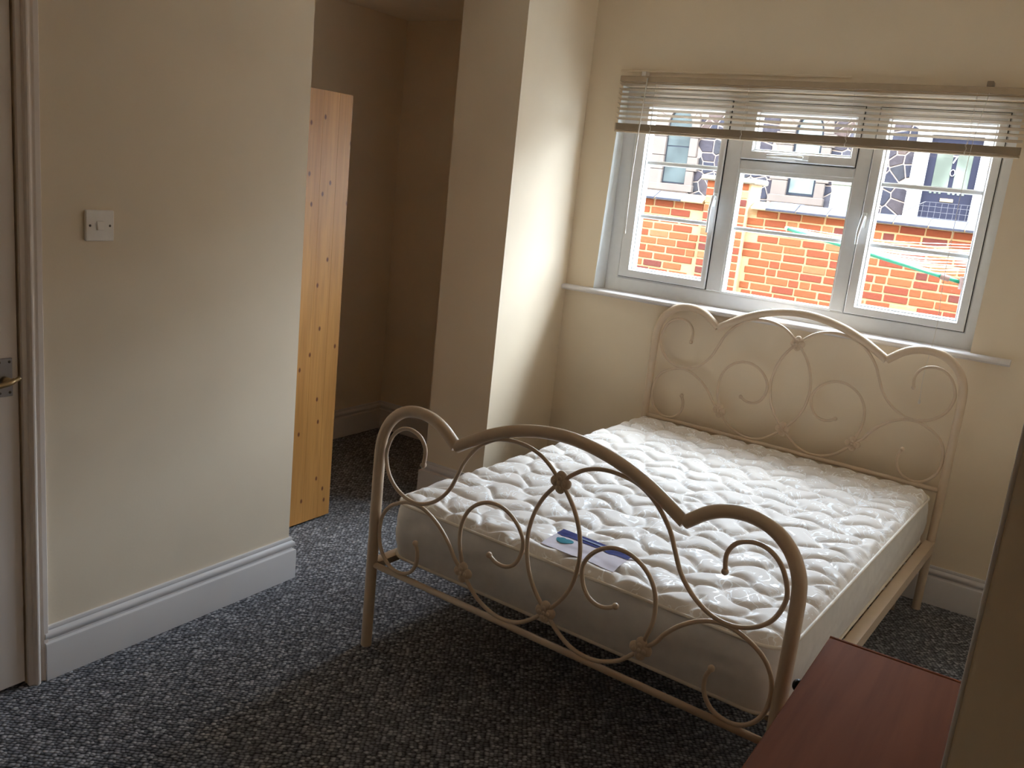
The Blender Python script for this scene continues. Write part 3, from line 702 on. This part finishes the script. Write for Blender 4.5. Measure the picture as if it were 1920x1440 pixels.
# the rest of the wall face, courses too many to be single parts
m = MB(); z = 1.535; row = 0
while z-BHt > -.3:
    x = -9.45-(row % 2)*.115
    while x < 4.3:
        if z-BHt <= .52 or x < -5.1 or x > -.45: m.box(x, x+BL, GY, GY+.03, z-BHt, z)
        x += BL+.016
    z -= CO; row += 1
ob = gl_(m).build('brick_courses', 'brick', gw); ob['kind'] = 'stuff'
# brick pillar in the wall with a stone cap
gl_(MB().box(PXL+.01, PXR-.01, GY-.042, GY+.3, -.35, 1.79)).build('pillar_core', 'mortar', gw)
z = 1.79; row = 0; bm_p = [brick_mesh(.098, BHt, .06), brick_mesh(.214, BHt, .06)]
while z > .5:
    seq = [1, 0, 0] if row % 2 == 0 else [0, 1, 0]
    if row % 3 == 2: seq = [0, 0, 1]
    x = PXL+.004
    for sq in seq:
        l = (.098, .214)[sq]; o = bpy.data.objects.new('brick', bm_p[sq]); COL.objects.link(o); o.parent = gw
        o.location = (x+l/2+2.6, -.048, z-BHt/2+.35); x += l+.021
    z -= CO; row += 1
gl_(MB().cham(PXL-.06, PXR+.045, GY-.085, GY+.34, 1.79, 1.845, .012)).build('cap_stone', 'capstone', gw)
# coping of slate slabs, sloped towards the yard
def coping_mesh(l):
    m = MB(); pr = [(-.055, 1.543), (-.055, 1.563), (.10, 1.632), (.28, 1.632), (.28, 1.543)]
    V = [(-l/2, a, b) for a, b in pr]+[(l/2, a, b) for a, b in pr]; k = len(pr)
    m.add(V, [tuple(range(k)), tuple(range(2*k-1, k-1, -1))]+[(i, (i+1) % k, k+(i+1) % k, k+i) for i in range(k)])
    me = bpy.data.meshes.new('coping_slab'); me.from_pydata(m.v, [], m.f); fixn(me); me.materials.append(M['coping']); return me
cm = coping_mesh(.296)
pr = [(-.050, 1.545), (-.050, 1.560), (.10, 1.627), (.27, 1.627), (.27, 1.545)]
for xa, xb in ((-9.4, PXL-.02), (PXR+.02, 4.2)):
    m = MB(); V = [(xa, GY+a, b) for a, b in pr]+[(xb, GY+a, b) for a, b in pr]
    gl_(m.add(V, [tuple(range(5)), tuple(range(9, 4, -1))]+[(i, (i+1) % 5, 5+(i+1) % 5, 5+i) for i in range(5)])).build('coping_bed', 'mortar', gw)
x = -9.4
while x < 4.2:
    if not (x+.15 > PXL-.14 and x+.15 < PXR+.16):
        o = bpy.data.objects.new('coping_slab', cm); COL.objects.link(o); o.parent = gw; o.location = (x+.155+2.6, rb.uniform(-.006, .006), .35+rb.uniform(-.004, .004)); o.rotation_euler = (rb.uniform(-.02, .02), 0, 0)
    x += .31

# ---- rotary clothes line
HX, HY, HZ = -.66, 6.5, 1.235
rc = empty('rotary_clothes_line', (HX, HY, -.35)); tag(rc, 'green armed rotary clothes line in the yard outside', 'clothes line')
def rl(m): m.v = [(x-HX, y-HY, z+.35) for x, y, z in m.v]; return m
rl(MB().tube([(HX, HY, -.35), (HX, HY, 1.75)], .02, 12)).build('pole', 'rail_iron', rc, True)
rl(MB().tube([(HX, HY, 1.19), (HX, HY, 1.27)], .042, 14)).build('hub', 'brownp', rc, auto=40)
ang = [math.radians(a) for a in (186, 276, 6, 96)]; LA, RZ = 1.19, .215
tips = []
for a in ang:
    e = Vector((HX+LA*math.cos(a), HY+LA*math.sin(a), HZ+RZ)); b = Vector((HX+.03*math.cos(a), HY+.03*math.sin(a), HZ)); tips.append((b, e))
    ar = rl(MB().tube([b, e], .0135, 10)).build('arm', 'green', rc, True)
    for f in (.06, .56): 
        q = b.lerp(e, f); rl(MB().tube([q, b.lerp(e, f+.05)], .021, 10)).build('arm_clip', 'brownp', ar, auto=40)
    rl(MB().sphere(e, .016, 10, 8)).build('arm_tip', 'line', ar, True)
for i in range(4):
    (b0, e0), (b1, e1) = tips[i], tips[(i+1) % 4]
    for k in range(9):
        f = .32+.68*k/8; p, q = b0.lerp(e0, f), b1.lerp(e1, f); mid = (p+q)/2-Vector((0, 0, .018))
        rl(MB().tube(crom([p+Vector((0, 0, .012)), mid, q+Vector((0, 0, .012))], 4), .0028, 5)).build('line', 'line', rc)

# ---- stone house across the street
FYH = 16.0; K = 16/13.0
hx = lambda v: v*K
hz = lambda v: 1.5911+(v-1.5911)*K
hs = empty('stone_house', (-4, FYH, -.35)); tag(hs, 'rubble stone house with arched windows beyond the yard wall', 'house')
def hl(m): m.v = [(x+4, y-FYH, z+.35) for x, y, z in m.v]; return m
hl(MB().box(-16, 9, FYH+.05, FYH+6, -.35, 4.6)).build('house_wall', 'house', hs)
rf = MB(); rf.add([(-16.2, FYH-.25, 4.6), (9.2, FYH-.25, 4.6), (9.2, FYH+3, 5.5), (-16.2, FYH+3, 5.5), (9.2, FYH+6.3, 4.6), (-16.2, FYH+6.3, 4.6)], [(0, 1, 2, 3), (3, 2, 4, 5), (0, 3, 5), (1, 4, 2), (0, 5, 4, 1)]); hl(rf).build('roof', 'coping', hs)
# rubble stones
def voronoi_stones(x0, x1, z0, z1, cw, chh, rnd):
    pts = []; j = 0; z = z0
    while z < z1:
        x = x0+(cw/2 if j % 2 else 0)
        while x < x1: pts.append((x+rnd.uniform(-.38, .38)*cw, z+rnd.uniform(-.36, .36)*chh)); x += cw*rnd.uniform(.8, 1.25)
        z += chh; j += 1
    cells = []
    for i, (px, pz) in enumerate(pts):
        poly = [(px-.35, pz-.3), (px+.35, pz-.3), (px+.35, pz+.3), (px-.35, pz+.3)]
        for k, (qx, qz) in enumerate(pts):
            if k == i or abs(qx-px) > .8 or abs(qz-pz) > .7: continue
            nx, nz = qx-px, qz-pz; d = math.hypot(nx, nz); nx /= d; nz /= d; lim = nx*(px+qx)/2+nz*(pz+qz)/2-.011
            out = []
            for a in range(len(poly)):
                A, B = poly[a], poly[(a+1) % len(poly)]; da = nx*A[0]+nz*A[1]-lim; db = nx*B[0]+nz*B[1]-lim
                if da <= 0: out.append(A)
                if (da < 0) != (db < 0) and abs(da-db) > 1e-9: t = da/(da-db); out.append((A[0]+(B[0]-A[0])*t, A[1]+(B[1]-A[1])*t))
            poly = out
            if len(poly) < 3: break
        if len(poly) >= 3: cells.append(((px, pz), poly))
    return cells
excl = [(hx(-6.02), hx(-5.33), 1.2, 3.6), (hx(-4.06), hx(-3.38), 1.2, 3.6), (hx(-2.245), hx(-1.33), 1.0, 3.2)]
sc_ = 0
for (px, pz), poly in voronoi_stones(-8.05, -2.0, 1.40, 3.25, .30, .19, random.Random(5)):
    if any(a < px < b and c < pz < d for a, b, c, d in excl) or sc_ >= 295: continue
    dp = random.uniform(.0, .025); m = MB(); k = len(poly); cx_ = sum(p[0] for p in poly)/k; cz_ = sum(p[1] for p in poly)/k
    inner = [(cx_+(a-cx_)*.9, cz_+(b-cz_)*.9) for a, b in poly]
    V = [(a, FYH+.055, b) for a, b in poly]+[(a, FYH+.044-dp*.4, b) for a, b in poly]+[(a, FYH+.036-dp*.4, b) for a, b in inner]
    Fc = [(i, (i+1) % k, k+(i+1) % k, k+i) for i in range(k)]+[(k+i, k+(i+1) % k, 2*k+(i+1) % k, 2*k+i) for i in range(k)]+[tuple(range(2*k, 3*k))]
    hl(m.add(V, Fc)).build('stone', 'stone', hs); sc_ += 1
def arched(x0, x1, zs, ztop, n=14):
    c = (x0+x1)/2; w = (x1-x0)/2; return [(c+w*math.cos(math.pi*k/n), zs+(ztop-zs)*math.sin(math.pi*k/n)) for k in range(n+1)]
def house_window(x0, x1, z0, zs, ztop, sx0, sx1, fm, pm, bar, fw):
    # dressed stone jambs (blocks), arch, sill
    zz = z0-.10; i = 0
    while zz < zs-.03:
        h_ = (.34, .26)[i % 2]; ex = (.0, .05)[i % 2]
        hl(MB().cham(sx0-ex, x0, FYH-.03, FYH+.06, zz+.004, min(zz+h_, zs)-.004, .006)).build('jamb_stone', 'ashlar', hs)
        hl(MB().cham(x1, sx1+ex, FYH-.03, FYH+.06, zz+.004, min(zz+h_, zs)-.004, .006)).build('jamb_stone', 'ashlar', hs)
        zz += h_; i += 1
    inn = arched(x0, x1, zs, ztop); c = (x0+x1)/2; rw = sx0-x0
    nb = 7; N = len(inn)-1
    outr = arched(sx0, sx1, zs, ztop+abs(rw))
    for b in range(nb):
        a0, a1 = math.pi*b/nb+.006, math.pi*(b+1)/nb-.006
        f = lambda a, xa, xb, zt_: ((xa+xb)/2+(xb-xa)/2*math.cos(a), zs+(zt_-zs)*math.sin(a))
        am = (a0+a1)/2
        poly = [f(a0, x0, x1, ztop), f(a0, sx0, sx1, ztop+abs(rw)), f(am, sx0, sx1, ztop+abs(rw)), f(a1, sx0, sx1, ztop+abs(rw)), f(a1, x0, x1, ztop), f(am, x0, x1, ztop)]
        hl(MB().prism(poly, FYH-.03, FYH+.06)).build('arch_stone', 'ashlar', hs)
    hl(MB().cham(sx0-.02, sx1+.02, FYH-.06, FYH+.06, z0-.14, z0-.012, .008)).build('stone_sill', 'ashlar', hs)
    wn_ = hl(MB().prism([(x0, z0), (x1, z0)]+inn, FYH+.030, FYH+.049)).build('house_window', fm, hs)
    inn2 = arched(x0+fw, x1-fw, zs, ztop-fw)
    # panes sit just proud of the frame backing, split by the transom
    hl(MB().box(x0+fw, x1-fw, FYH+.024, FYH+.031, z0+fw, bar-fw*.5)).build('pane', pm, wn_)
    hl(MB().prism([(x0+fw, bar+fw*.5), (x1-fw, bar+fw*.5)]+inn2, FYH+.024, FYH+.031)).build('pane', pm, wn_)
house_window(hx(-5.80), hx(-5.415), hz(1.780), hz(2.62), hz(2.90), hx(-6.04), hx(-5.29), 'frame_dark', 'pane_grey', hz(2.33), .022)
house_window(hx(-3.862), hx(-3.462), hz(1.776), hz(2.64), hz(2.92), hx(-4.08), hx(-3.33), 'frame_dark', 'pane_pale', hz(2.21), .042)
# front door with white surround
hl(MB().cham(hx(-2.25), hx(-2.07), FYH-.06, FYH+.06, -.1, hz(2.85), .01)).build('door_pilaster', 'whitepaint', hs)
hl(MB().cham(hx(-1.456), hx(-1.27), FYH-.06, FYH+.06, -.1, hz(2.85), .01)).build('door_pilaster', 'whitepaint', hs)
hl(MB().cham(hx(-2.25), hx(-1.27), FYH-.08, FYH+.06, hz(2.712), hz(2.95), .01)).build('door_lintel', 'whitepaint', hs)
hd_ = hl(MB().box(hx(-2.07), hx(-1.456), FYH+.012, FYH+.049, -.1, hz(2.712))).build('front_door', 'door_navy', hs)
for a, b in ((-1.976, -1.777), (-1.723, -1.544)): hl(MB().cham(hx(a), hx(b), FYH+.004, FYH+.02, hz(2.005), hz(2.60), .004)).build('pane', 'pane_door', hd_)
for k in range(8):
    if k in (3, ): continue
    a = -1.985+k*.056; hl(MB().box(hx(a), hx(a+.03), FYH+.004, FYH+.02, hz(1.975), hz(1.995))).build('pane', 'pane_door', hd_)
hl(MB().cham(hx(-1.837), hx(-1.678), FYH-.004, FYH+.02, hz(1.876), hz(1.920), .004)).build('letter_plate', 'brass', hd_)
hl(MB().box(hx(-2.09), hx(-2.072), FYH-.075, FYH-.05, hz(2.215), hz(2.275))).build('doorbell', 'bead', hs)
hl(MB().tube([(hx(-1.75)+.035*math.cos(a), FYH-.002, hz(2.25)+.05*math.sin(a)) for a in [2*math.pi*k/12 for k in range(12)]], .008, 6, True)).build('knocker', 'steel', hd_, True)
fc = bpy.data.curves.new('seven', 'FONT'); fc.body = '7'; fc.size = .17; fc.extrude = .004; fc.align_x = 'CENTER'
fo = bpy.data.objects.new('seven_tmp', fc); COL.objects.link(fo); bpy.context.view_layer.update()
me = bpy.data.meshes.new_from_object(fo.evaluated_get(bpy.context.evaluated_depsgraph_get())); bpy.data.objects.remove(fo)
me.transform(Matrix.Translation((hx(-1.753)+4, .002, hz(2.372)+.35)) @ Matrix.Rotation(math.pi/2, 4, 'X'))
sv = link('house_number', me, 'bead', hd_); sv['label'] = 'white house number 7'
# ---- pale post and wire railing in front of the house
PYY = 15.2; kp = PYY/13
pp = empty('gate_post', (-3.09*kp, PYY, -.35)); tag(pp, 'pale green square post left of the far front door', 'post')
zt_ = 1.5911+(2.013-1.5911)*kp
MB().cham(-.12*kp, .12*kp, -.1, .1, 0, zt_+.35-.05, .008).build('shaft', 'post', pp); MB().cham(-.135*kp, .135*kp, -.115, .115, zt_+.35-.05, zt_+.35, .01).build('cap', 'post', pp)
RYY = 14.6; kr = RYY/13; zr_ = lambda v: 1.5911+(v-1.5911)*kr
rw_ = empty('wire_railing', (-1.8*kr, RYY, -.35)); tag(rw_, 'thin grey mesh railing before the dark front door', 'railing')
def rr(m): m.v = [(x+1.8*kr, y-RYY, z+.35) for x, y, z in m.v]; return m
top = lambda x: zr_(1.86) if x > -2.0*kr else zr_(1.86)-(-2.0*kr-x)*.62
x = -2.25*kr
while x < -1.0*kr:
    rr(MB().tube([(x, RYY, -.35), (x, RYY, top(x))], .0026, 6)).build('upright', 'rail_iron', rw_); x += .085
for z in (zr_(1.86), zr_(1.805), zr_(1.735), zr_(1.66), .9):
    xs0 = -2.0*kr-max(0, (zr_(1.86)-z))/.62; rr(MB().tube([(max(xs0, -2.25*kr), RYY-.006, z), (-1.0*kr, RYY-.006, z)], .0026, 6)).build('cross_wire', 'rail_iron', rw_)
rr(MB().tube([(-2.25*kr, RYY, top(-2.25*kr)), (-2.0*kr, RYY, zr_(1.86))], .007, 6)).build('top_wire', 'rail_iron', rw_)
